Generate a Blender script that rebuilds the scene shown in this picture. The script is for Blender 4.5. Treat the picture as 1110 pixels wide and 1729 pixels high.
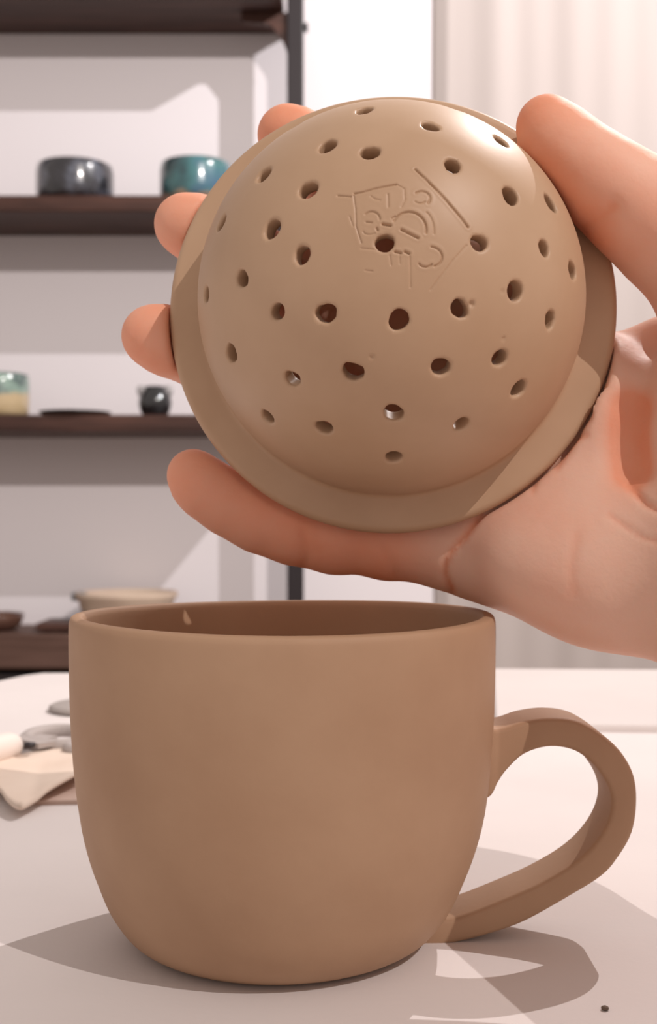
import bpy, bmesh, math, random
import numpy as np
from mathutils import Vector, noise
random.seed(3); np.random.seed(3)
for o in list(bpy.data.objects): bpy.data.objects.remove(o)
C = bpy.context.scene.collection

# ---------------------------------------------------------------- camera, world, lamps, exposure
F = 2000.0; CX, CY = 555.0, 864.5; ZC = 0.850          # focal length in px of the 1110x1729 frame, eye height
cam = bpy.data.cameras.new('camera'); camo = bpy.data.objects.new('camera', cam); C.objects.link(camo)
camo.location = (0, 0, ZC); camo.rotation_euler = (math.pi/2, 0, 0)
cam.sensor_fit = 'VERTICAL'; cam.sensor_height = 36; cam.lens = F/1729*36
cam.clip_start = 0.01; cam.clip_end = 30
cam.dof.use_dof = True; cam.dof.focus_distance = 0.245; cam.dof.aperture_fstop = 27
bpy.context.scene.camera = camo
w = bpy.data.worlds.new('world'); bpy.context.scene.world = w; w.use_nodes = True
bg = w.node_tree.nodes['Background']; bg.inputs[0].default_value = (1.0, 0.87, 0.80, 1); bg.inputs[1].default_value = 0.56

def lamp(name, loc, power, col, aim=None, angle=100, blend=.4, r=0.006):
    l = bpy.data.lights.new(name, 'SPOT' if aim else 'POINT'); l.energy = power; l.color = col; l.shadow_soft_size = r
    o = bpy.data.objects.new(name, l); o.location = loc; C.objects.link(o)
    if aim:
        l.spot_size = math.radians(angle); l.spot_blend = blend
        o.rotation_euler = (Vector(aim)-Vector(loc)).to_track_quat('-Z', 'Y').to_euler()
    return o
# ceiling track spotlights: one washes the back wall, one shines down on the table from beyond it, one hangs behind the viewer
lamp('wall_spotlight', (1.33, 1.34, ZC+1.876), 192, (1, .96, .97), (-.60, 2.6, 1.20), 96, .9)
lamp('table_spotlight', (1.00, 1.80, ZC+1.876), 150, (1, .93, .91), (.0, .10, ZC-.1), 44, 1.0)
lamp('front_spotlight', (1.30, -1.05, ZC+1.876), 305, (1, .92, .88), (-.5, 2.6, 1.15), 80, 1.0)
sc = bpy.context.scene
sc.view_settings.view_transform = 'Standard'; sc.view_settings.look = 'None'
sc.view_settings.exposure = 0.0; sc.view_settings.gamma = 1.0; sc.view_settings.use_curve_mapping = False

def P(px, py, d):                                       # a point seen at a pixel, d metres into the room
    return np.array([(px-CX)*d/F, d, ZC-(py-CY)*d/F])

# ---------------------------------------------------------------- helpers
def srgb(r, g, b):
    return tuple((c/255/12.92 if c/255 <= .04045 else ((c/255+.055)/1.055)**2.4) for c in (r, g, b)) + (1,)
def mat(name, col, rough=.6, spec=.5, noise_scale=None, col2=None, bump=None, bump_scale=200, metallic=0, sss=0, coat=0, detail=4, stretch=None, bump_dist=.001):
    m = bpy.data.materials.new(name); m.use_nodes = True; nt = m.node_tree; b = nt.nodes['Principled BSDF']
    b.inputs['Base Color'].default_value = col; b.inputs['Roughness'].default_value = rough
    b.inputs['Specular IOR Level'].default_value = spec; b.inputs['Metallic'].default_value = metallic
    if coat: b.inputs['Coat Weight'].default_value = coat; b.inputs['Coat Roughness'].default_value = .08
    if sss:
        b.inputs['Subsurface Weight'].default_value = sss; b.inputs['Subsurface Radius'].default_value = (1, .35, .2)
        b.inputs['Subsurface Scale'].default_value = .004
    tc = nt.nodes.new('ShaderNodeTexCoord'); src = tc.outputs['Object']
    if stretch:
        mp = nt.nodes.new('ShaderNodeMapping'); mp.inputs['Scale'].default_value = stretch
        nt.links.new(src, mp.inputs[0]); src = mp.outputs[0]
    if noise_scale:
        n = nt.nodes.new('ShaderNodeTexNoise'); n.inputs['Scale'].default_value = noise_scale; n.inputs['Detail'].default_value = detail
        nt.links.new(src, n.inputs['Vector'])
        r = nt.nodes.new('ShaderNodeValToRGB'); r.color_ramp.elements[0].color = col; r.color_ramp.elements[1].color = col2
        r.color_ramp.elements[0].position = .35; r.color_ramp.elements[1].position = .68
        nt.links.new(n.outputs['Fac'], r.inputs[0]); nt.links.new(r.outputs[0], b.inputs['Base Color'])
    if bump:
        n2 = nt.nodes.new('ShaderNodeTexNoise'); n2.inputs['Scale'].default_value = bump_scale; n2.inputs['Detail'].default_value = 5
        nt.links.new(src, n2.inputs['Vector'])
        bp = nt.nodes.new('ShaderNodeBump'); bp.inputs['Strength'].default_value = bump; bp.inputs['Distance'].default_value = bump_dist
        nt.links.new(n2.outputs['Fac'], bp.inputs['Height']); nt.links.new(bp.outputs[0], b.inputs['Normal'])
    return m
def link_mesh(name, me, m, parent=None, smooth=True):
    if m: me.materials.append(m)
    if smooth: me.shade_smooth()
    o = bpy.data.objects.new(name, me); C.objects.link(o)
    if parent: o.parent = parent
    return o
def obj(name, bm, m, parent=None, smooth=False):
    me = bpy.data.meshes.new(name); bmesh.ops.recalc_face_normals(bm, faces=bm.faces[:]); bm.to_mesh(me); bm.free()
    return link_mesh(name, me, m, parent, smooth)
def tag(o, label, cat, group=None):
    o['label'] = label; o['category'] = cat
    if group: o['group'] = group
    return o
def empty(name, loc, label, cat, group=None, rz=0):
    o = bpy.data.objects.new(name, None); o.location = loc; o.rotation_euler = (0, 0, rz); C.objects.link(o); return tag(o, label, cat, group)
def struct(o): o['kind'] = 'structure'; return o
def box(bm, lo, hi, bev=0, seg=2):
    r = bmesh.ops.create_cube(bm, size=1); vs = r['verts']
    for v in vs: v.co = Vector([lo[i]+(v.co[i]+.5)*(hi[i]-lo[i]) for i in range(3)])
    if bev:
        es = list({e for v in vs for e in v.link_edges})
        bmesh.ops.bevel(bm, geom=es, offset=bev, segments=seg, profile=.5, affect='EDGES')
def boxo(name, lo, hi, m, parent=None, bev=0):
    bm = bmesh.new(); box(bm, lo, hi, bev); return obj(name, bm, m, parent)
def lathe(prof, n=64, cen=None, wob=None):              # prof: (r, z) pairs, closed at r=0 ends
    bm = bmesh.new(); rings = []
    for k, (r, z) in enumerate(prof):
        if r < 1e-6: rings.append([bm.verts.new((0, 0, z))]); continue
        ring = []
        for i in range(n):
            a = 2*math.pi*i/n; cx = cen(z) if cen else 0; rr = r*(1+(wob(a, z) if wob else 0))
            ring.append(bm.verts.new((cx+rr*math.cos(a), rr*math.sin(a), z)))
        rings.append(ring)
    for A, B in zip(rings, rings[1:]):
        for i in range(n):
            j = (i+1) % n
            if len(A) == 1 and len(B) > 1: bm.faces.new((A[0], B[i], B[j]))
            elif len(B) == 1 and len(A) > 1: bm.faces.new((A[i], A[j], B[0]))
            elif len(A) > 1: bm.faces.new((A[i], A[j], B[j], B[i]))
    return bm
def tube(bm, pts, r, n=12, closed=False):
    pts = [Vector(p) for p in pts]; rings = []; up = None
    N = len(pts)
    for i, p in enumerate(pts):
        a = pts[(i-1) % N] if (closed or i > 0) else p; b = pts[(i+1) % N] if (closed or i < N-1) else p
        t = (b-a).normalized()
        if up is None: up = Vector((0, 0, 1)) if abs(t.z) < .9 else Vector((1, 0, 0))
        s = t.cross(up).normalized(); up = s.cross(t).normalized()
        rr = r[i] if hasattr(r, '__len__') else r
        rings.append([bm.verts.new(p+(s*math.cos(2*math.pi*k/n)+up*math.sin(2*math.pi*k/n))*rr) for k in range(n)])
    prs = list(zip(rings, rings[1:]+rings[:1])) if closed else list(zip(rings, rings[1:]))
    for A, B in prs:
        for k in range(n): bm.faces.new((A[k], A[(k+1) % n], B[(k+1) % n], B[k]))
    if not closed: bm.faces.new(rings[0][::-1]); bm.faces.new(rings[-1])
def catmull(pts, sub=6):
    pts = [np.array(p, float) for p in pts]; out = []
    for i in range(len(pts)-1):
        p0 = pts[max(i-1, 0)]; p1 = pts[i]; p2 = pts[i+1]; p3 = pts[min(i+2, len(pts)-1)]
        for k in range(sub):
            t = k/sub
            out.append(.5*((2*p1)+(-p0+p2)*t+(2*p0-5*p1+4*p2-p3)*t*t+(-p0+3*p1-3*p2+p3)*t**3))
    out.append(pts[-1]); return out

# signed-distance modelling: one continuous surface meshed with surface nets
def surface_nets(V, lo, h):
    S = V < 0
    nx, ny, nz = V.shape
    cnt = np.zeros((nx-1, ny-1, nz-1), np.float32); acc = np.zeros((nx-1, ny-1, nz-1, 3), np.float32)
    for ax in range(3):
        for a in (0, 1):
            for b in (0, 1):
                off0 = [0, 0, 0]; oth = [i for i in range(3) if i != ax]; off0[oth[0]] = a; off0[oth[1]] = b
                off1 = list(off0); off1[ax] = 1
                s0 = tuple(slice(off0[i], off0[i]+V.shape[i]-1) for i in range(3)); s1 = tuple(slice(off1[i], off1[i]+V.shape[i]-1) for i in range(3))
                c = S[s0] != S[s1]; idx = np.nonzero(c)
                v0 = V[s0][idx]; v1 = V[s1][idx]; t = v0/(v0-v1)
                pt = np.zeros((len(t), 3), np.float32); pt[:, ax] = t; pt[:, oth[0]] = a; pt[:, oth[1]] = b
                acc[idx] += pt; cnt[idx] += 1
    act = np.nonzero(cnt > 0); ids = -np.ones(cnt.shape, np.int64); ids[act] = np.arange(len(act[0]))
    verts = (np.stack(act, 1)+acc[act]/cnt[act][:, None])*h+np.array(lo)
    quads = []
    for ax in range(3):
        o1, o2 = [(1, 2), (2, 0), (0, 1)][ax]
        sl0 = [slice(1, V.shape[i]-1) for i in range(3)]; sl0[ax] = slice(0, V.shape[ax]-1)
        sl1 = list(sl0); sl1[ax] = slice(1, V.shape[ax])
        A = S[tuple(sl0)]; B = S[tuple(sl1)]; idx = np.nonzero(A != B)
        ijk = [idx[i]+(0 if i == ax else 1) for i in range(3)]
        def g(d1, d2):
            q = list(ijk); q[o1] = q[o1]-d1; q[o2] = q[o2]-d2; return ids[q[0], q[1], q[2]]
        Q = np.stack([g(1, 1), g(0, 1), g(0, 0), g(1, 0)], 1)
        fl = ~A[idx]; Q[fl] = Q[fl][:, ::-1]; quads.append(Q)
    return verts, np.concatenate(quads)
def project(fn, v, it=3, e=1e-4):
    for _ in range(it):
        d = fn(v); g = np.stack([fn(v+np.eye(3)[i]*e)-d for i in range(3)], 1)/e
        n2 = np.maximum((g**2).sum(1), .25); v = v-np.clip(d/n2, -4e-4, 4e-4)[:, None]*g
    return v
def mesh_from(name, v, q):
    me = bpy.data.meshes.new(name); me.vertices.add(len(v)); me.vertices.foreach_set('co', v.astype(np.float32).ravel())
    me.loops.add(q.size); me.loops.foreach_set('vertex_index', q.astype(np.int32).ravel())
    me.polygons.add(len(q)); me.polygons.foreach_set('loop_start', np.arange(0, q.size, 4, dtype=np.int32))
    me.update(calc_edges=True); me.validate(); return me
def smin(a, b, k):
    h = np.maximum(k-np.abs(a-b), 0)/k; return np.minimum(a, b)-h*h*k*.25
def smax(a, b, k): return -smin(-a, -b, k)

# ---------------------------------------------------------------- materials
M = {}
M['wall'] = mat('wall_paint', (.76, .715, .73, 1), .8, .2, bump=.1, bump_scale=60)
M['floor'] = mat('floor_tile', srgb(150, 130, 118), .6)
M['table'] = mat('table_canvas', (.70, .645, .63, 1), .8, .15, noise_scale=9, col2=(.755, .70, .685, 1), bump=.15, bump_scale=500, bump_dist=.0004)
M['board'] = mat('board_canvas', (.66, .60, .58, 1), .8, .15, noise_scale=8, col2=(.70, .64, .62, 1))
M['wood'] = mat('dark_wood', (.040, .016, .011, 1), .5, .4, noise_scale=6, col2=(.085, .036, .025, 1), stretch=(1, 12, 12), detail=6)
M['wood_low'] = mat('brown_wood', (.085, .045, .033, 1), .6, .3, noise_scale=6, col2=(.13, .072, .055, 1), stretch=(1, 12, 12), detail=6)
M['black'] = mat('black_steel', (.022, .016, .018, 1), .45, .4)
M['curtain'] = mat('curtain_cloth', (.47, .415, .39, 1), .9, .1, bump=.2, bump_scale=900)
M['clay'] = mat('mug_clay', (.405, .247, .152, 1), .62, .3, noise_scale=28, col2=(.46, .293, .186, 1), bump=.22, bump_scale=150, bump_dist=.0006)
M['clay_lid'] = mat('strainer_clay', (.49, .318, .198, 1), .47, .42, noise_scale=35, col2=(.55, .368, .238, 1), bump=.10, bump_scale=120, bump_dist=.0005)
M['skin'] = mat('skin', (.62, .30, .20, 1), .58, .28, sss=.25)
M['nail'] = mat('nail', (.66, .44, .35, 1), .3, .5, sss=.1)

# ---------------------------------------------------------------- the room
Z0 = 0.0; DW = 2.60; DF = 2.385
struct(boxo('floor', (-2.2, -1.5, -.05), (3.2, DW+.1, 0), M['floor']))
struct(boxo('wall_back', (-2.2, DW, 0), (3.2, DW+.12, 3.0), M['wall']))
struct(boxo('baseboard_back', (-2.2, DW-.015, 0), (3.2, DW, .09), M['wall']))

# curtain, hung in soft folds beside the white wall
cur = empty('curtain', (.88, 2.578, 0), 'white curtain hanging in soft vertical folds beside the shelving', 'curtain')
bm = bmesh.new(); nx = 330; zs = [.03, .5, 1.0, 1.5, 2.0, 2.55]; cols = []
def fold(u):
    return .0065*math.sin(u*30+1.3*math.sin(u*9))+.002*math.sin(u*75+.7)+.005*math.sin(u*15+1)
for i in range(nx+1):
    u = i/nx*1.5; cols.append([bm.verts.new((-.650+u+.003*math.sin(z*3+u*20), fold(u)*(1.15-.1*z)*min(1, u/.08)+.020*max(0, 1-u/.03), z)) for z in zs])
for a, b in zip(cols, cols[1:]):
    for k in range(len(zs)-1): bm.faces.new((a[k], b[k], b[k+1], a[k+1]))
co = obj('cloth', bm, M['curtain'], cur, True); md = co.modifiers.new('s', 'SOLIDIFY'); md.thickness = .0012; md.offset = 0
bm = bmesh.new(); tube(bm, [(-.75, 0, 2.57), (1.2, 0, 2.57)], .012); obj('curtain_rod', bm, M['black'], cur, True)
bm = bmesh.new(); tube(bm, [(-.70, 0, 2.57), (-.70, .035, 2.57)], .008); obj('rod_bracket', bm, M['black'], cur, True)
bm = bmesh.new(); tube(bm, [(1.15, 0, 2.57), (1.15, .035, 2.57)], .008); obj('rod_bracket', bm, M['black'], cur, True)

# ---------------------------------------------------------------- shelving
PXM = DF/F
def zs_(py, d=DF): return ZC-(py-CY)*d/F
XR = -.0895; XL = -1.35
unit = empty('shelving_unit', (-.7, DF, 0), 'dark wooden shelves on black steel posts standing against the white wall', 'shelf')
def ub(name, lo, hi, m, bev=0, label=None):
    o = boxo(name, (lo[0]+.7, lo[1]-DF, lo[2]), (hi[0]+.7, hi[1]-DF, hi[2]), m, unit, bev)
    if label: o['label'] = label
    return o
ub('shelf', (XL, DF, zs_(-14)), (XR-.006, DW, zs_(-42)), M['wood'], .004)
ub('shelf', (XL, DF, zs_(357)), (XR-.002, DW, zs_(329)), M['wood'], .004)
ub('shelf', (XL, DF, zs_(728)), (XR-.002, DW, zs_(700)), M['wood'], .004)
ub('shelf', (XL, DF, zs_(1130)), (XR-.002, DW, zs_(1071)), M['wood_low'], .004, 'thick lowest board, lighter brown')
ub('dark_gap_fill', (XL, DF+.02, .10), (XR-.002, DW-.01, zs_(1130)-.012), M['black'], 0)  # black box stands in for the dark gap under the lowest shelf
YP = DW-.125
for x0 in (-.0868, XL-.036):
    ub('post', (x0, YP, 0), (x0+.0347, YP+.032, 2.35), M['black'], .002)
for x0 in (-.0835, XL-.034):
    for z in (zs_(-50), zs_(320), zs_(693)):
        ub('bracket', (x0+.010, YP+.032, z-.03), (x0+.020, DW, z-.01), M['black'])
bm = bmesh.new()                                         # clamping bolt through the post under the top shelf
tube(bm, [(XR-.012+.7, .106, zs_(43, 2.48)), (-.0450+.7, .106, zs_(43, 2.48))], .006, 10)
tube(bm, [(-.051+.7, .106, zs_(43, 2.48)), (-.0435+.7, .106, zs_(43, 2.48))], .010, 6)
obj('bolt', bm, M['black'], unit, True)
bm = bmesh.new()                                         # rounded gusset between top shelf and post
pr = [(XR-.09, zs_(2)), (XR-.03, zs_(6)), (XR-.004, zs_(34)), (XR+.004, zs_(50)), (XR+.008, zs_(66)), (XR+.008, zs_(-14)), (XR-.09, zs_(-14))]
a = [bm.verts.new((x+.7-.003, .100, z)) for x, z in pr]; b = [bm.verts.new((x+.7-.003, .112, z)) for x, z in pr]
bm.faces.new(a); bm.faces.new(b[::-1])
for i in range(len(pr)): j = (i+1) % len(pr); bm.faces.new((a[i], a[j], b[j], b[i]))
obj('gusset', bm, M['wood'], unit)

def glaze(name, c1, c2, c3, scale, base=None, split=None, coat=1.0):
    m = mat(name, c1, .25, .5, noise_scale=scale, col2=c2, coat=coat)
    nt = m.node_tree; b = nt.nodes['Principled BSDF']
    r = [n for n in nt.nodes if n.type == 'VALTORGB'][0]
    e = r.color_ramp.elements.new(.52); e.color = c3
    if base:
        tc = nt.nodes.new('ShaderNodeTexCoord'); sx = nt.nodes.new('ShaderNodeSeparateXYZ'); nt.links.new(tc.outputs['Object'], sx.inputs[0])
        n = nt.nodes.new('ShaderNodeTexNoise'); n.inputs['Scale'].default_value = 25; nt.links.new(tc.outputs['Object'], n.inputs['Vector'])
        ma = nt.nodes.new('ShaderNodeMath'); ma.operation = 'MULTIPLY_ADD'; ma.inputs[1].default_value = .03; nt.links.new(n.outputs['Fac'], ma.inputs[0]); nt.links.new(sx.outputs['Z'], ma.inputs[2])
        st = nt.nodes.new('ShaderNodeMapRange'); st.inputs[1].default_value = split+.012; st.inputs[2].default_value = split+.020
        nt.links.new(ma.outputs[0], st.inputs[0])
        mx = nt.nodes.new('ShaderNodeMix'); mx.data_type = 'RGBA'; nt.links.new(st.outputs[0], mx.inputs['Factor'])
        mx.inputs['A'].default_value = base; nt.links.new(r.outputs[0], mx.inputs['B']); nt.links.new(mx.outputs['Result'], b.inputs['Base Color'])
    return m
def bowl(name, px0, px1, pytop, pybot, d, m, label, cat, flare=0, thick=.005, group=None, foot=True, wall=None):
    cxp = (px0+px1)/2; r = (px1-px0)/2*d/F; zb = zs_(pybot, d)  # base rests on the shelf top
    h = (pybot-pytop)*d/F
    o = empty(name, ((cxp-CX)*d/F, d+.02, zb), label, cat, group)
    pr = [(0, .002), (r*.72, .002), (r*.78, 0), (r*(.88-flare), .004), (r*(.97-flare), h*.16), (r*(1-flare*.6), h*.45), (r*.99, h*.8), (r, h), (r-thick*.5, h+.001), (r-thick, h-.001), (r-thick, h*.3), (r*.7, .010), (0, .009)]
    obj('body', lathe(pr, 56), m, o, True); return o
SH1 = 329; SH2 = 700
g_dark = glaze('dark_glaze', (.010, .010, .014, 1), (.10, .11, .14, 1), (.025, .024, .03, 1), 30)
g_teal = glaze('teal_glaze', (.012, .015, .025, 1), (.05, .11, .20, 1), (.05, .17, .18, 1), 11, base=(.42, .30, .20, 1), split=.006)
g_cup = glaze('cup_glaze', (.03, .05, .06, 1), (.05, .06, .08, 1), (.25, .36, .30, 1), 18, base=(.50, .38, .22, 1), split=.045)
DB = 2.46
def place_bowl(name, px0, px1, h, zb, d, m, label, cat, prof, group=None):
    r = (px1-px0)/2*d/F; o = empty(name, (((px0+px1)/2-CX)*d/F, d, zb), label, cat, group)
    obj('body', lathe([(a*r, b*h) for a, b in prof], 56), m, o, True); return o
straight = [(0, .03), (.75, .03), (.80, 0), (.90, .02), (.98, .12), (1.0, .35), (1.0, .8), (.97, .98), (.94, 1), (.91, .97), (.91, .3), (.75, .13), (0, .12)]
flared = [(0, .03), (.55, .03), (.58, 0), (.70, .02), (.86, .25), (.95, .6), (1.0, .97), (.98, 1), (.95, .97), (.88, .5), (.70, .2), (0, .15)]
# heights chosen from the rim seen above the shelf
place_bowl('bowl', 62, 192, .078, zs_(SH1), DB, g_dark, 'black glazed bowl with mottled sides, left of the teal bowl', 'bowl', straight)
place_bowl('bowl', 270, 392, .082, zs_(SH1), DB, g_teal, 'teal and blue glazed bowl on the shelf, above the middle fingertip', 'bowl', straight)
cup = place_bowl('cup', -52, 49, .089, zs_(SH2), DB, g_cup, 'glazed cup, dark rim over pale green and sandy beige, cut by the frame edge', 'cup', straight)
jar = empty('jar', ((262-CX)*DB/F, DB, zs_(SH2)), 'small round black glazed jar with pale lugs on the middle shelf', 'jar')
g_jar = mat('black_glaze', (.012, .012, .014, 1), .15, .5, coat=1)
rj = .035
obj('body', lathe([(0, .002), (.6*rj, 0), (.85*rj, .010), (rj, .028), (.93*rj, .045), (.62*rj, .058), (.60*rj, .064), (.52*rj, .064), (.5*rj, .05), (.8*rj, .03), (0, .008)], 40), g_jar, jar, True)
pale = mat('pale_glaze', (.36, .34, .34, 1), .3, .5)
for s in (-1, 1):
    bm = bmesh.new(); bmesh.ops.create_uvsphere(bm, u_segments=16, v_segments=10, radius=.011)
    for v in bm.verts: v.co = Vector((v.co.x*.9+s*rj*.80, v.co.y*.6, v.co.z*1.2+.054+abs(v.co.x)*.2))
    obj('lug', bm, pale, jar, True)['label'] = 'pale grey lug'
place_bowl('dish', 66, 188, .010, zs_(SH2), DF+.06, mat('dark_dish_glaze', (.03, .02, .018, 1), .4, coat=.3), 'flat dark dish lying between the cup and the black jar', 'dish', flared)
# lowest shelf
DL = 2.47; ZL = zs_(1071)
place_bowl('bowl', -70, 40, .034, ZL, DL, glaze('brown_glaze', (.07, .03, .02, 1), (.12, .06, .04, 1), (.09, .04, .03, 1), 20, coat=.3), 'shallow flaring brown wooden bowl on the lowest shelf, cut by the frame edge', 'bowl', flared)
tx0, tx1 = (72-CX)*DL/F, (330-CX)*DL/F
tray = empty('tray', ((tx0+tx1)/2, DL, ZL), 'flat dark brown wooden board on the lowest shelf, under the tan dish', 'tray')
boxo('board', (-(tx1-tx0)/2, -.06, .004), ((tx1-tx0)/2, .06, .020), M['wood'], tray, .003)
for s in (-1, 1): boxo('foot', (s*.12-.01, -.05, 0), (s*.12+.01, .05, .004), M['wood'], tray)
dx0, dx1 = (128-CX)*DL/F, (300-CX)*DL/F
dish = empty('dish', ((dx0+dx1)/2, DL, ZL+.020), 'low tan clay dish with a grey end, standing on the dark board', 'dish')
r_ = (dx1-dx0)/2
obj('body', lathe([(0, .003), (.75*r_, 0), (.82*r_, .004), (.90*r_, .03), (r_*.93, .042), (r_, .052), (r_*.995, .060), (r_*.96, .060), (.86*r_, .03), (.7*r_, .01), (0, .008)], 48), mat('tan_clay', (.50, .38, .30, 1), .7, .2, noise_scale=12, col2=(.56, .44, .34, 1)), dish, True)
boxo('grip', (-r_*1.0-.004, -.03, .043), (-r_*.78, .0, .0605), mat('grey_glaze', (.20, .20, .21, 1), .5), dish, .003)['label'] = 'grey end of the dish'

# ---------------------------------------------------------------- table
ZT = ZC-.0985
tab = empty('table', (.2, .4, 0), 'large work table under the mug, covered in white canvas', 'table')
out = [(-1.0, -.25), (1.3, -.25), (1.3, .735), (.55, .742), (.0, .728), (-.176, .727), (-.186, .715), (-.176-.020, .67), (-.5, .655), (-1.0, .65)]
def slab(name, outl, z0, z1, m, parent, off=(0, 0, 0), bev=0, sub=0):
    bm = bmesh.new()
    a = [bm.verts.new((x-off[0], y-off[1], z0-off[2])) for x, y in outl]; b = [bm.verts.new((x-off[0], y-off[1], z1-off[2])) for x, y in outl]
    bm.faces.new(a[::-1]); tf = bm.faces.new(b)
    for i in range(len(outl)): j = (i+1) % len(outl); bm.faces.new((a[i], a[j], b[j], b[i]))
    if bev: bmesh.ops.bevel(bm, geom=list(tf.edges), offset=bev, segments=3, profile=.5, affect='EDGES')
    return obj(name, bm, m, parent)
slab('tabletop', out, ZT-.035, ZT, M['table'], tab, (.2, .4, 0), bev=.003)
for x in (-.9, 1.2):
    for y in (-.15, .55): boxo('leg', (x-.03-.2, y-.03-.4, 0), (x+.03-.2, y+.03-.4, ZT-.035), M['wood'], tab, .003)
# a canvas-covered board on the right
bd = empty('board', (.35, .6, ZT), 'thin white canvas board lying on the table behind the mug handle', 'board')
slab('slab', [(.075, .533), (.62, .500), (.66, .69), (.10, .72)], ZT, ZT+.0035, M['board'], bd, (.35, .6, ZT), bev=.0015)

# ---------------------------------------------------------------- bits left of the mug
dk = .40
def T(px, py, h=0):                                     # point h above the table seen at a pixel
    d = (ZC-ZT-h)*F/(py-CY); return np.array([(px-CX)*d/F, d, ZT+h])
def sheet(name, ctrl_front, ctrl_back, th, m, label, cat, nu=40, nv=10, wave=None):
    # a bent sheet between a front edge and a back edge, given as points above the table
    A = np.array(catmull(ctrl_front, 8)); B = np.array(catmull(ctrl_back, 8)); n = min(len(A), len(B))
    cen = (A.mean(0)+B.mean(0))/2; cen[2] = ZT
    bm = bmesh.new(); g = []
    for i in range(n):
        row = []
        for j in range(nv+1):
            t = j/nv; p = A[i]*(1-t)+B[i]*t-cen
            row.append(bm.verts.new(tuple(p)))
        g.append(row)
    for i in range(n-1):
        for j in range(nv): bm.faces.new((g[i][j], g[i+1][j], g[i+1][j+1], g[i][j+1]))
    o = obj(name, bm, m, None, True); o.location = cen
    md = o.modifiers.new('s', 'SOLIDIFY'); md.thickness = th; md.offset = 1 if False else -1
    return tag(o, label, cat)
M['cream'] = mat('cream_canvas', (.74, .60, .50, 1), .8, .15, noise_scale=30, col2=(.80, .67, .57, 1))
M['dusk'] = mat('brown_shaded_cloth', (.50, .36, .30, 1), .9, .1, noise_scale=40, col2=(.56, .42, .36, 1))  # pink-brown sheet with its shadow put into the colour
cf = [T(-60, 1306, .006), T(-25, 1318, .0055), T(0, 1332, .005), T(14, 1350, .0045), T(34, 1362, .004), T(55, 1352, .004), T(80, 1332, .0055), T(122, 1308, .007), T(165, 1288, .007)]
cb = [T(-50, 1272, .006), T(-20, 1274, .006), T(0, 1276, .006), T(20, 1275, .006), T(45, 1271, .006), T(70, 1265, .006), T(95, 1258, .006), T(125, 1250, .006), T(165, 1240, .006)]
sheet('canvas_pouch', cf, cb, .0012, M['cream'], 'cream canvas pouch with a turned-up front edge lying left of the mug', 'pouch')
slab_o = empty('cloth_pad', tuple(T(110, 1345)), 'brownish folded cloth, darkened with painted shade, lying flat under the cream pouch, against the mug', 'cloth')
p0 = slab_o.location
slab('pad', [tuple(T(x, y)[:2]) for x, y in ((40, 1360), (170, 1358), (180, 1300), (60, 1310))], ZT, ZT+.0015, M['dusk'], slab_o, tuple(p0), bev=.0006)
# white rolling tool, rounded end
rt = bmesh.new(); e1 = T(30, 1256, .009); e0 = T(-120, 1296, .009)
pts = [e0+(e1-e0)*t for t in (0, .5, .8, .9, .96, .99, 1.0)]
tube(rt, pts, [.0058, .0058, .0056, .0052, .0042, .0026, .001], 20)
ro = obj('rolling_pin', rt, mat('pale_wood', (.82, .72, .66, 1), .6, .3), None, True); cz = Vector(e1); 
for v in ro.data.vertices: v.co -= cz
ro.location = cz; tag(ro, 'white round-ended rolling tool lying at the left edge above the cream pouch', 'tool')
# grey scissors: two ring grips, pivot, blades
M['grey'] = mat('grey_plastic', (.44, .39, .37, 1), .6, .25); M['steel'] = mat('dull_steel', (.42, .39, .37, 1), .45, .5, metallic=.4)
sc_ = empty('scissors', tuple(T(60, 1255)), 'grey scissors with ring handles lying between the pouch and the white tool', 'scissors'); s0 = np.array(sc_.location)
def ring(cp, rx, ry, rot, r, name='handle'):
    bm = bmesh.new(); pts = []
    for k in range(28):
        a = 2*math.pi*k/28; x, y = rx*math.cos(a), ry*math.sin(a)
        pts.append(np.array(cp)-s0+np.array([x*math.cos(rot)-y*math.sin(rot), x*math.sin(rot)+y*math.cos(rot), 0]))
    tube(bm, pts, r, 10, closed=True); return obj(name, bm, M['grey'], sc_, True)
ring(T(100, 1246, .0065), .013, .017, .3, .0028); ring(T(92, 1262, .0065)+np.array([.022, .0, 0]), .016, .010, .2, .0026)
def bar(a, b, w0, w1, th, m, name):
    a = np.array(a)-s0; b = np.array(b)-s0; d = (b-a); d /= np.linalg.norm(d); n = np.array([-d[1], d[0], 0])
    bm = bmesh.new(); q = [a-n*w0, b-n*w1, b+n*w1, a+n*w0]
    lo = [bm.verts.new(tuple(p)) for p in q]; hi = [bm.verts.new(tuple(p+np.array([0, 0, th]))) for p in q]
    bm.faces.new(lo[::-1]); bm.faces.new(hi)
    for i in range(4): bm.faces.new((lo[i], lo[(i+1) % 4], hi[(i+1) % 4], hi[i]))
    return obj(name, bm, m, sc_)
bar(T(82, 1249, .005), T(15, 1268, .005), .0045, .004, .002, M['grey'], 'shank')
bar(T(80, 1262, .007), T(30, 1250, .007), .004, .004, .002, M['grey'], 'shank')
bar(T(40, 1258, .005), T(-70, 1252, .005), .005, .001, .0015, M['steel'], 'blade')
bar(T(40, 1262, .003), T(-70, 1275, .003), .005, .001, .0015, M['steel'], 'blade')
pv = T(50, 1261, .009)-s0; bm = bmesh.new(); tube(bm, [pv, pv+np.array([0, 0, .0015])], .0022, 16); obj('pivot', bm, M['black'], sc_, True)['label'] = 'dark pivot screw'
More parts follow.
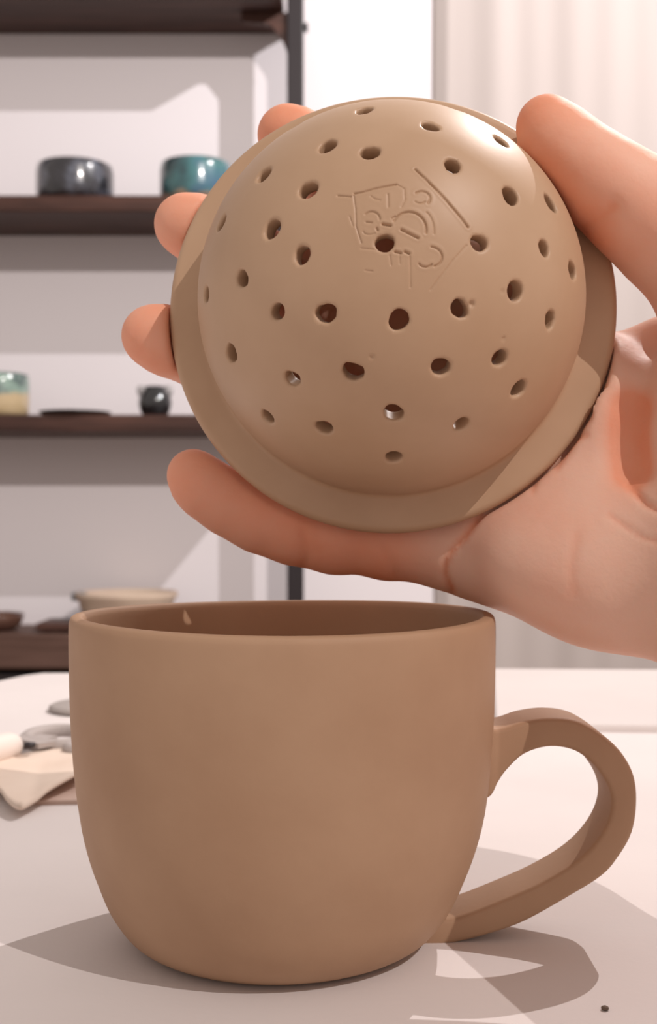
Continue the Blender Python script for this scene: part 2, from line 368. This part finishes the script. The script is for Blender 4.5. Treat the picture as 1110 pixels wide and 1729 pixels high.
# flat grey disc further back
o = tag(obj('disc', lathe([(0, 0), (.018, 0), (.020, .001), (.020, .0025), (.018, .0035), (0, .0035)], 40), mat('grey_felt', (.40, .36, .34, 1), .9, .1), None, True), 'flat grey round sponge on the table behind the mug, left side', 'sponge'); o.location = T(152, 1199)
bm = bmesh.new(); bmesh.ops.create_icosphere(bm, subdivisions=2, radius=.0008)
for v in bm.verts: v.co.z *= .6
o = tag(obj('clay_crumb', bm, mat('crumb_clay', (.16, .11, .08, 1), .8), None, True), 'tiny dark clay crumb on the canvas in front of the handle', 'crumb'); o.location = T(1022, 1702, .0004)

# ---------------------------------------------------------------- mug
mug = empty('mug', (-.0105, .276, ZT), 'large unfired tan clay mug with a strap handle standing on the table', 'mug')
prof = [(0, .0008), (.0240, .0008), (.0268, 0), (.0296, .0003), (.0325, .0013), (.0358, .0037), (.0386, .0074), (.0404, .0106), (.0420, .0145), (.0442, .0205), (.0460, .0275), (.0473, .036), (.0482, .046), (.0487, .056), (.0489, .066), (.0489, .0722), (.0487, .0738), (.0481, .0746), (.0464, .0748), (.0456, .0740), (.0453, .0722), (.0452, .064), (.0448, .050), (.0438, .038), (.0415, .026), (.037, .015), (.028, .0075), (.014, .0055), (0, .005)]
prof2 = [tuple(p) for p in catmull(prof, 3)]; prof2[0] = (0, .0008); prof2[-1] = (0, .005)
def mcen(z): return -.0006*(1-min(z/.03, 1))
obj('body', lathe(prof2, 160, cen=mcen, wob=lambda a, z: .0035*math.sin(2*a+.6)*(z/.075)+.0018*math.sin(3*a+2)+.0008*math.sin(7*a+z*90)), M['clay'], mug, True)
for v in mug.children[0].data.vertices:                  # the rim is not quite level
    if v.co.z > .06: v.co.z += .0004*math.sin(2*math.atan2(v.co.y, v.co.x)+1)*(v.co.z-.06)/.015
pairs = [((808, 1222), (808, 1352)), ((830, 1229), (829, 1344)), ((845, 1230), (842, 1322)), ((861, 1227), (856, 1302)), ((892, 1217), (885, 1275)), ((936, 1212), (925, 1262)), ((981, 1219), (962, 1265)), ((1025, 1246), (990, 1279)), ((1055, 1277), (1014, 1304)), ((1073, 1314), (1030, 1333)), ((1077, 1359), (1034, 1362)), ((1069, 1407), (1024, 1396)), ((1047, 1447), (1000, 1431)), ((1018, 1480), (965, 1462)), ((959, 1517), (910, 1494)), ((885, 1558), (850, 1520)), ((822, 1580), (797, 1541)), ((765, 1594), (757, 1552)), ((712, 1601), (706, 1558)), ((680, 1592), (680, 1560))]
dh = .2705; q = [np.concatenate([P(a[0], a[1], dh), P(b[0], b[1], dh)]) for a, b in pairs]
q = catmull(q, 5); bm = bmesh.new(); rings = []; nn = len(q); wd = .0155; rr = .0012
mo = np.array(mug.location)
for i, v in enumerate(q):
    o_, i_ = v[:3], v[3:]; n = (i_-o_); L = np.linalg.norm(n); n /= L; y = np.array([0, 1, 0.])
    t = i/(nn-1); W = wd+.004*max(0, 1-t/.10)+.003*max(0, (t-.9)/.1); dz = -.0015*max(0, 1-t/.10)
    sec = []                                              # rounded rectangle, slight hollow along the inner side
    cs = [(rr, rr, math.pi, 1.5), (L-rr, rr, 1.5, 2), (L-rr, W-rr, 0, .5), (rr, W-rr, .5, 1)]
    for (cx_, cy_, a0, a1) in ((rr, rr, math.pi, 1.5*math.pi), (L-rr, rr, 1.5*math.pi, 2*math.pi), (L-rr, W-rr, 0, .5*math.pi), (rr, W-rr, .5*math.pi, math.pi)):
        for k in range(4):
            a = a0+(a1-a0)*k/3; sec.append((cx_+rr*math.cos(a), cy_+rr*math.sin(a)))
    rings.append([bm.verts.new(tuple(o_+n*s[0]+y*(s[1]+dz)-mo)) for s in sec])
for A, B in zip(rings, rings[1:]):
    for k in range(len(A)): bm.faces.new((A[k], A[(k+1) % len(A)], B[(k+1) % len(A)], B[k]))
bm.faces.new(rings[0][::-1]); bm.faces.new(rings[-1])
obj('handle', bm, M['clay'], mug, True)

# ---------------------------------------------------------------- strainer lid (dome with holes on a flange)
LC = np.array([.01408527, .26899565, ZC+.04625081]); tl, yw = .0768, -.0646; RD, EO, RF = .04259, .00575, .0510
ax = np.array([math.sin(yw)*math.cos(tl), -math.cos(yw)*math.cos(tl), math.sin(tl)])
ux = np.cross([0, 0, 1.], ax); ux /= np.linalg.norm(ux); vx = np.cross(ax, ux); R3 = np.stack([ux, vx, ax], 1)   # local -> world
def to_local(p): return (p-LC)@R3
camp = np.array([0, 0, ZC]); cl = to_local(camp)
holes_px = [(615,186),(765,181),(727,213),(553,246),(625,257),(847,238),(497,214),(765,279),(445,295),(520,320),(863,330),(931,343),(374,376),(459,386),(650,410),(810,410),(920,419),(510,430),(408,470),(348,497),(871,491),(968,457),(468,526),(550,529),(674,540),(777,521),(930,540),(390,597),(493,640),(596,628),(745,620),(845,605),(877,657),(452,705),(547,723),(665,698),(780,717),(665,773)]
def hit(px, py):
    d = to_local(P(px, py, 1.0))-cl; d /= np.linalg.norm(d); c = cl-np.array([0, 0, EO]); b = c@d; disc = b*b-(c@c-RD*RD)
    if disc < 0: return cl-d*b
    p = cl+d*(-b-math.sqrt(disc))
    if p[2] < EO:                                        # meets the short cylinder below the dome
        A = d[0]**2+d[1]**2; B = cl[0]*d[0]+cl[1]*d[1]; Cc = cl[0]**2+cl[1]**2-RD*RD; dd = B*B-A*Cc
        if dd > 0: p = cl+d*((-B-math.sqrt(dd))/A)
    return p
rng = random.Random(5)
H = []
for (x, y) in holes_px:
    p = hit(x, y); n = p-np.array([0, 0, EO]); n[2] = max(n[2], 0); n /= np.linalg.norm(n); H.append((p, n, .00172+rng.uniform(-.00015, .00022), rng.uniform(0, 6.28), rng.uniform(.04, .12)))
for (x, y) in ((797, 513), (849, 492), (851, 572), (628, 602)):
    p = hit(x, y); n = (p-np.array([0, 0, EO])); n /= np.linalg.norm(n); H.append((p+n*.0021, n, .00035 if x != 797 else .0006, 0, 0))
TH = .0036
def base_sdf(p):
    r = np.sqrt(p[:, 0]**2+p[:, 1]**2); z = p[:, 2]; a = np.arctan2(p[:, 1], p[:, 0])
    zz = z-EO; dd = np.where(zz > 0, np.sqrt(r*r+zz*zz), r)-RD                 # dome over a short cylinder
    shell = np.maximum(dd, -(dd+TH))
    shell = np.maximum(shell, -(z+.0045))
    rf = RF*(1+.004*np.sin(2*a+1)+.0025*np.sin(3*a))
    # flange: thin ring, a touch dished, rounded edge
    zc = -.0022-.0012*np.clip((r-RD)/.009, 0, 1)+.0003*np.sin(3*a+.5)
    qx = np.abs(r-(rf+RD-.006)/2)-((rf-RD+.006)/2-.0016); qz = np.abs(z-zc)-(.0021-.0016)
    ring_ = np.sqrt(np.maximum(qx, 0)**2+np.maximum(qz, 0)**2)+np.minimum(np.maximum(qx, qz), 0)-.0016
    return smin(shell, ring_, .0014)
def hole_sdf(p, h):
    c, n, r, ph, am = h; v = p-c; t = v@n; e = v-t[:, None]*n; rad = np.sqrt((e**2).sum(1))
    s1 = np.cross(n, [0, 1, .2]); s1 /= np.linalg.norm(s1); s2 = np.cross(n, s1); an = np.arctan2(e@s2, e@s1)
    return np.maximum(rad-r*(1+am*np.sin(2*an+ph)+am*.45*np.sin(3*an+ph*2)+am*.2*np.sin(7*an+ph)+.15*np.clip(t/.002, 0, 1)-.10*np.clip(t/.0036, -1, 0)), -t-.006)
def hole_sdf2(p, h):
    if h[2] < .001: return np.sqrt(((p-h[0]+h[1]*.0021)**2).sum(1))-h[2]
    return hole_sdf(p, h)
def lid_sdf(p):
    d = base_sdf(p)
    for h in H:
        m = ((p-h[0])**2).sum(1) < .0072**2
        if m.any(): d[m] = smax(d[m], -hole_sdf2(p[m], h), .0006 if h[2] > .001 else .0003)
    return d
hs = .00045; lo = np.array([-.0535, -.0535, -.0065]); dim = (np.array([.107, .107, .0575])/hs).astype(int)
V = np.empty(dim, np.float32); gx = np.arange(dim[0])*hs+lo[0]; gy = np.arange(dim[1])*hs+lo[1]; gz = np.arange(dim[2])*hs+lo[2]
YY, ZZ = np.meshgrid(gy, gz, indexing='ij')
for i, x in enumerate(gx):
    pp = np.stack([np.full(YY.size, x), YY.ravel(), ZZ.ravel()], 1); V[i] = base_sdf(pp).reshape(YY.shape)
for h in H:
    i0 = np.maximum(((h[0]-.0072-lo)/hs).astype(int), 0); i1 = np.minimum(((h[0]+.0072-lo)/hs).astype(int)+2, dim)
    X, Y, Z = np.meshgrid(gx[i0[0]:i1[0]], gy[i0[1]:i1[1]], gz[i0[2]:i1[2]], indexing='ij'); pp = np.stack([X.ravel(), Y.ravel(), Z.ravel()], 1)
    s = (slice(i0[0], i1[0]), slice(i0[1], i1[1]), slice(i0[2], i1[2])); d0 = V[s].ravel(); inn = ((pp-h[0])**2).sum(1) < .0072**2
    d1 = smax(d0, -hole_sdf2(pp, h), .0006 if h[2] > .001 else .0003); V[s] = np.where(inn, d1, d0).reshape(X.shape)
v, qd = surface_nets(V, lo, hs); v = project(lid_sdf, v, 3, 5e-5)
me = mesh_from('strainer', v, qd)
# refine the stamped patch so the maker's mark can be pressed into it
bm = bmesh.new(); bm.from_mesh(me)
pc = hit(665, 390); sel = [f for f in bm.faces if (np.array(f.calc_center_median())-pc) @ (np.array(f.calc_center_median())-pc) < .0165**2 and np.dot(np.array(f.calc_center_median())-np.array([0, 0, EO]), np.array(f.calc_center_median())-np.array([0, 0, EO])) > (RD-.0012)**2]
es = list({e for f in sel for e in f.edges})
bmesh.ops.subdivide_edges(bm, edges=es, cuts=3, use_grid_fill=True)
bmesh.ops.triangulate(bm, faces=[f for f in bm.faces if len(f.verts) > 4])
def Z6(x, y): return (540+x*260/1110., 260+y*260/1110.)  # coordinates read in an enlarged view of the mark
def arc(cx_, cy_, rx, ry, a0, a1, n=10, rot=0):
    o = []
    for k in range(n+1):
        a = math.radians(a0+(a1-a0)*k/n); x, y = rx*math.cos(a), -ry*math.sin(a); c, s = math.cos(rot), math.sin(rot); o.append(Z6(cx_+x*c-y*s, cy_+x*s+y*c))
    return o
strokes = [([Z6(130, 300), Z6(225, 308)], .7), ([Z6(250, 285), Z6(300, 278), Z6(400, 250), Z6(550, 220)], 1), ([Z6(560, 222), Z6(610, 250), Z6(615, 330), Z6(590, 380)], .45),
  ([Z6(245, 300), Z6(258, 400), Z6(262, 520), Z6(300, 640)], .6), ([Z6(215, 450), Z6(240, 520)], .4), ([Z6(370, 305), Z6(400, 325), Z6(435, 332)], .5), ([Z6(492, 290), Z6(495, 380)], .6),
  ([Z6(690, 110), Z6(800, 215), Z6(940, 365), Z6(1070, 525)], 1.2), ([Z6(1060, 660), Z6(960, 770), Z6(860, 900), Z6(800, 980)], .4),
  (arc(735, 320, 62, 52, 130, -40), 1), (arc(725, 325, 45, 30, -40, -140), .6),
  (arc(375, 470, 58, 55, 140, 0), .9), ([Z6(335, 490), Z6(375, 495)], .7), (arc(360, 560, 45, 22, 180, 330), .5),
  (arc(645, 545, 125, 128, 150, -10, 14), 1.2), ([Z6(520, 465), Z6(545, 450)], .8), (arc(720, 560, 105, 160, 60, -5), .6), ([Z6(590, 545), Z6(640, 570), Z6(710, 605)], 1.5),
  (arc(800, 740, 85, 72, 95, -60, 12, .2), 1), (arc(765, 780, 50, 35, 200, 330), 1), ([Z6(455, 505), Z6(510, 515)], 1.8), ([Z6(412, 535), Z6(418, 550)], 1.2),
  ([Z6(545, 705), Z6(585, 715)], 1.5), ([Z6(615, 705), Z6(645, 718)], 1.5), ([Z6(505, 730), Z6(515, 800)], .5), ([Z6(575, 730), Z6(578, 790)], .4), ([Z6(650, 740), Z6(655, 960)], .5), ([Z6(300, 680), Z6(400, 690)], .4), ([Z6(330, 840), Z6(380, 845)], .4)]
segs = []
for pl, dp in strokes:
    hp = [hit(*p) for p in pl]
    for k, (a, b) in enumerate(zip(hp, hp[1:])): segs.append((a, b, dp))
bm.verts.ensure_lookup_table(); bm.normal_update()
co = np.array([v_.co[:] for v_ in bm.verts]); rr_ = np.sqrt(((co-np.array([0, 0, EO]))**2).sum(1)); near = np.nonzero((((co-pc)**2).sum(1) < .0175**2) & (rr_ > RD-.0010))[0]
pn = co[near]; best = np.zeros(len(near)); lip = np.zeros(len(near))
for a, b, dp in segs:
    ab = b-a; t = np.clip(((pn-a)@ab)/(ab@ab+1e-12), 0, 1); dist = np.sqrt(((pn-a-t[:, None]*ab)**2).sum(1)); wdt = .00013+.00005*dp
    best = np.maximum(best, dp*np.exp(-(dist/wdt)**2)); lip = np.maximum(lip, dp*np.exp(-((dist-.00062)/.0003)**2))
hd = np.min([np.sqrt(((pn-h[0])**2).sum(1))-h[2] for h in H[:38]], axis=0); fade = np.clip(hd/.0008, 0, 1)
for i, s in zip(near, (-.00034*best+.00003*lip)*fade):
    n = co[i]-np.array([0, 0, EO]); n /= np.linalg.norm(n); bm.verts[i].co = Vector(co[i]+n*s)
bm.to_mesh(me); bm.free()
lid = link_mesh('strainer_lid', me, M['clay_lid'])
from mathutils import Matrix
lid.matrix_world = Matrix.Translation(Vector(LC)) @ Matrix([list(r) for r in R3]).to_4x4()
tag(lid, 'domed tan clay strainer lid pierced with round holes, held up above the mug', 'strainer')

# ---------------------------------------------------------------- the hand (one continuous surface)
def cap(p, a, b, ra, rb):
    ab = b-a; t = np.clip(((p-a)@ab)/(ab@ab), 0, 1); return np.sqrt(((p-a-t[:, None]*ab)**2).sum(1))-(ra+(rb-ra)*t)
def ell(p, c, r, R=None):
    v = p-c
    if R is not None: v = v@R
    k0 = np.sqrt(((v/r)**2).sum(1)); k1 = np.sqrt(((v/(r*r))**2).sum(1)); return k0*(k0-1)/np.maximum(k1, 1e-9)
def chain(*a): return [(P(x, y, d), r) for x, y, d, r in a]
fing = {
 'index': chain((482, 226, .290, .0064), (515, 250, .2900, .0076), (610, 345, .2895, .0088), (700, 420, .2890, .0096), (800, 500, .2875, .0106)),
 'middle': chain((309, 378, .284, .0065), (350, 395, .2850, .0077), (480, 470, .2870, .0091), (600, 540, .2880, .0099), (765, 640, .2875, .0109)),
 'ring': chain((254, 566, .2795, .0062), (290, 578, .2803, .0075), (430, 630, .2850, .0089), (580, 695, .2865, .0098), (745, 780, .2860, .0109)),
 'pinky': chain((324, 799, .2775, .0053), (352, 828, .2780, .0064), (440, 875, .2800, .0076), (565, 905, .2815, .0084), (735, 912, .2835, .0098)),
 'thumb': chain((921, 208, .2635, .0059), (950, 250, .2615, .0078), (1016, 305, .2590, .0092), (1090, 362, .2605, .0112), (1185, 430, .2630, .0140)),
}
fine = {k: [(q_[:3], q_[3]) for q_ in catmull([np.append(c_[0], c_[1]) for c_ in ch], 2)] for k, ch in fing.items()}
W0, W1 = P(1330, 985, .262), P(1345, 1010, .268)
meta = [((800, 500, .2875, .0112), (1330, 900, .262, .0145)), ((765, 640, .2875, .0115), (1330, 930, .262, .0155)), ((745, 780, .2860, .0115), (1330, 1000, .258, .0155)), ((742, 914, .2835, .0098), (1010, 980, .2710, .0125), (1320, 1050, .251, .0155))]
fa = [(P(1300, 960, .252), .0205), (P(1330, 1045, .249), .0185), (np.array([.140, .140, ZC-.010]), .027), (np.array([.180, -.03, ZC-.015]), .034)]
def hand_sdf(p):
    d = None
    for ch in meta:
        ch = chain(*ch)
        for (a, ra), (b, rb) in zip(ch, ch[1:]):
            s = cap(p, a, b, ra, rb); d = s if d is None else smin(d, s, .010)
    # thenar mound, thumb metacarpal, web, heel of the hand
    d = smin(d, cap(p, P(1205, 425, .263), P(1295, 800, .252), .0135, .0180), .007)
    d = smin(d, ell(p, P(1238, 775, .258), np.array([.0195, .0130, .0240])), .008)
    d = smin(d, cap(p, P(1125, 600, .283), P(1030, 640, .290), .0095, .0095), .008)
    d = smin(d, ell(p, P(1080, 945, .2670), np.array([.034, .0130, .0160]), ), .010)
    d = smin(d, cap(p, P(880, 880, .284), P(1230, 900, .264), .0125, .0155), .012)
    d = smin(d, cap(p, P(800, 490, .295), P(950, 500, .290), .0112, .0095), .008); d = smin(d, cap(p, P(800, 490, .288), P(905, 440, .289), .0112, .0100), .006)
    d = smin(d, cap(p, P(810, 925, .289), P(1150, 1010, .273), .0105, .0105), .010)
    for a, b in ((0, 2), (1, 2), (2, 3)): d = smin(d, cap(p, fa[a][0], fa[b][0], fa[a][1], fa[b][1]), .014)
    for k, ch in fine.items():
        f_ = None
        for (a, ra), (b, rb) in zip(ch, ch[1:]):
            s = cap(p, a, b, ra, rb); f_ = s if f_ is None else smin(f_, s, .0035)
        if k == 'thumb': f_ = smin(f_, ell(p, P(950, 250, .2632), np.array([.0078, .0072, .0078])), .003)
        d = smin(d, f_, .0045)
    return d
# pads flatten where they touch the clay
def pressed(p):
    d = hand_sdf(p); l = (p-LC)@R3; r = np.sqrt(l[:, 0]**2+l[:, 1]**2)
    b = smin(np.maximum(r-RF*1.004-.0002, np.abs(l[:, 2]+.0024)-.0030), np.maximum(np.where(l[:, 2] > EO, np.sqrt(r*r+(l[:, 2]-EO)**2), r)-RD-.0003, -l[:, 2]-.004), .0045)
    return smax(d, -b, .0014)
h2 = .0009; lo2 = np.array([-.058, -.075, ZC-.080]); hi2 = np.array([.215, .318, ZC+.118]); 
def mesh_sdf(fn, lo, hi, h, B=32):
    dim = ((hi-lo)/h).astype(int)+1; V = np.full(dim, 1.0, np.float32); g = [np.arange(dim[i])*h+lo[i] for i in range(3)]
    nb = [(dim[i]+B-1)//B for i in range(3)]; rad = B*h*.5*1.75
    cc = np.array([[lo+(np.array([a, b, c])+.5)*B*h for c in range(nb[2])] for b in range(nb[1]) for a in [0]][:0]) if False else None
    cen = np.stack(np.meshgrid(*[lo[i]+(np.arange(nb[i])+.5)*B*h for i in range(3)], indexing='ij'), -1).reshape(-1, 3)
    dc = fn(cen).reshape(nb)
    for a in range(nb[0]):
        for b in range(nb[1]):
            for c in range(nb[2]):
                s = (slice(a*B, min((a+1)*B, dim[0])), slice(b*B, min((b+1)*B, dim[1])), slice(c*B, min((c+1)*B, dim[2])))
                if abs(dc[a, b, c]) > rad+.012: V[s] = np.sign(dc[a, b, c]); continue
                X, Y, Z = np.meshgrid(g[0][s[0]], g[1][s[1]], g[2][s[2]], indexing='ij'); V[s] = fn(np.stack([X.ravel(), Y.ravel(), Z.ravel()], 1)).reshape(X.shape)
    return surface_nets(V, lo, h)
v, qd = mesh_sdf(pressed, lo2, hi2, h2); v = project(pressed, v, 2, 1e-4)
# creases of the palm and finger joints, pressed in along lines
nrm = np.zeros_like(v); A_, B_, C_, D_ = (v[qd[:, i]] for i in range(4)); fn_ = np.cross(C_-A_, D_-B_)
for i in range(4): np.add.at(nrm, qd[:, i], fn_)
nrm /= np.linalg.norm(nrm, axis=1)[:, None]+1e-12
pu = CX+F*v[:, 0]/v[:, 1]; pvv = CY-F*(v[:, 2]-ZC)/v[:, 1]; facing = (nrm*(v-camp)).sum(1) < 0
creases = [([(812, 868), (785, 905), (758, 940), (752, 968), (764, 1000)], 6, .0007), ([(650, 925), (660, 950), (668, 972)], 7, .0005), ([(512, 900), (520, 930), (512, 960)], 7, .0005),
  ([(985, 385), (1008, 374), (1034, 352)], 17, .0007), 
  ([(1064, 690), (1060, 740), (1066, 790)], 30, .0022), ([(990, 735), (970, 745), (940, 790)], 6, .0004), 
  ([(975, 905), (965, 960), (970, 1000)], 9, .00018), ([(905, 800), (900, 830)], 5, .0003), ([(1060, 815), (1090, 850), (1112, 860)], 6, .0006), ([(1030, 870), (1080, 905), (1112, 915)], 5, .0003)]
disp = np.zeros(len(v))
for pl, wd_, dp in creases:
    best = np.full(len(v), 1e9)
    pl = catmull(pl, 5)
    for a, b in zip(pl, pl[1:]):
        ab = b-a; t = np.clip(((pu-a[0])*ab[0]+(pvv-a[1])*ab[1])/(ab@ab), 0, 1); best = np.minimum(best, np.hypot(pu-a[0]-t*ab[0], pvv-a[1]-t*ab[1]))
    disp -= np.where(facing, dp*np.exp(-(best/wd_)**2), 0)
v = v+nrm*disp[:, None]
me = mesh_from('hand', v, qd)
at = me.attributes.new('flush_and_shade', 'FLOAT', 'POINT')        # skin is ruddier at tips, joints and in creases; thumb shading is painted in too
fl = np.zeros(len(v))
for k, ch in fing.items():
    fl = np.maximum(fl, np.exp(-((np.sqrt(((v-ch[0][0])**2).sum(1))/.014)**2)))
    for c_ in ch[2:4]: fl = np.maximum(fl, .7*np.exp(-((np.sqrt(((v-c_[0])**2).sum(1))/.013)**2)))
fl = np.maximum(fl, np.clip(-disp/.0008, 0, 1)*.9)
fl = np.maximum(fl, .75*np.exp(-(cap(v, P(905, 262, .258), P(1000, 372, .258), .003, .004)/.0055)**2))  # red-orange shading painted along the thumb's lower side
fl = np.maximum(fl, .8*np.exp(-(cap(v, P(620, 930, .28), P(320, 800, .278), .004, .004)/.010)**2))
at.data.foreach_set('value', fl.astype(np.float32))
m = M['skin']; nt = m.node_tree; b = nt.nodes['Principled BSDF']
an = nt.nodes.new('ShaderNodeAttribute'); an.attribute_name = 'flush_and_shade'
tc = nt.nodes.new('ShaderNodeTexCoord'); ns = nt.nodes.new('ShaderNodeTexNoise'); ns.inputs['Scale'].default_value = 55; ns.inputs['Detail'].default_value = 4; nt.links.new(tc.outputs['Object'], ns.inputs['Vector'])
md_ = nt.nodes.new('ShaderNodeMath'); md_.operation = 'MULTIPLY_ADD'; md_.inputs[1].default_value = .9; nt.links.new(ns.outputs['Fac'], md_.inputs[0]); 
m2 = nt.nodes.new('ShaderNodeMath'); m2.operation = 'SUBTRACT'; nt.links.new(an.outputs['Fac'], m2.inputs[0]); m2.inputs[1].default_value = .38; nt.links.new(m2.outputs[0], md_.inputs[2]); md_.use_clamp = True
mx = nt.nodes.new('ShaderNodeMix'); mx.data_type = 'RGBA'; nt.links.new(md_.outputs[0], mx.inputs['Factor'])
mx.inputs['A'].default_value = (.82, .52, .40, 1); mx.inputs['B'].default_value = (.80, .33, .20, 1); nt.links.new(mx.outputs['Result'], b.inputs['Base Color'])
n3 = nt.nodes.new('ShaderNodeTexNoise'); n3.inputs['Scale'].default_value = 900; n3.inputs['Detail'].default_value = 3; nt.links.new(tc.outputs['Object'], n3.inputs['Vector'])
n4 = nt.nodes.new('ShaderNodeTexNoise'); n4.inputs['Scale'].default_value = 130; n4.inputs['Detail'].default_value = 4; nt.links.new(tc.outputs['Object'], n4.inputs['Vector'])
b1 = nt.nodes.new('ShaderNodeBump'); b1.inputs['Strength'].default_value = .15; b1.inputs['Distance'].default_value = .0003; nt.links.new(n3.outputs['Fac'], b1.inputs['Height'])
b2 = nt.nodes.new('ShaderNodeBump'); b2.inputs['Strength'].default_value = .35; b2.inputs['Distance'].default_value = .0008; nt.links.new(n4.outputs['Fac'], b2.inputs['Height']); nt.links.new(b1.outputs[0], b2.inputs['Normal']); nt.links.new(b2.outputs[0], b.inputs['Normal'])
hand = link_mesh('person', me, m); tag(hand, 'bare hand holding up the pierced clay lid, palm towards us, thumb on top', 'person')
# nails on the far side of the fingers and on the outer side of the thumb
def nail(c, along, up, L, Wd, RN):
    along = along/np.linalg.norm(along); s = np.cross(up, along); s /= np.linalg.norm(s); up = np.cross(along, s)
    bm = bmesh.new(); g = []
    for i in range(9):
        row = []
        for j in range(9):
            u = -1+i/4; w_ = -1+j/4; ww = Wd*math.sqrt(max(1-(.75*u)**4, 0)); row.append(bm.verts.new(tuple(c+along*u*L+s*w_*ww-up*(RN-math.sqrt(max(RN*RN-(w_*ww)**2, 0))+(max(u, 0)**2)*L*.10))))
        g.append(row)
    for i in range(8):
        for j in range(8): bm.faces.new((g[i][j], g[i+1][j], g[i+1][j+1], g[i][j+1]))
    o = obj('fingernail', bm, M['nail'], hand, True); mm = o.modifiers.new('s', 'SOLIDIFY'); mm.thickness = .0007; mm.offset = 0
for k, ch in fing.items():
    tip, r0 = ch[0]; al = tip-ch[1][0]; al = al/np.linalg.norm(al)
    up = np.array([.0, 1., 0]) if k != 'thumb' else np.array([.35, .85, .40])
    up = up-al*(up@al); up /= np.linalg.norm(up); nail(tip-al*.0030+up*(r0*1.03+.0002), al, up, .0046, r0*.72, r0*1.08)
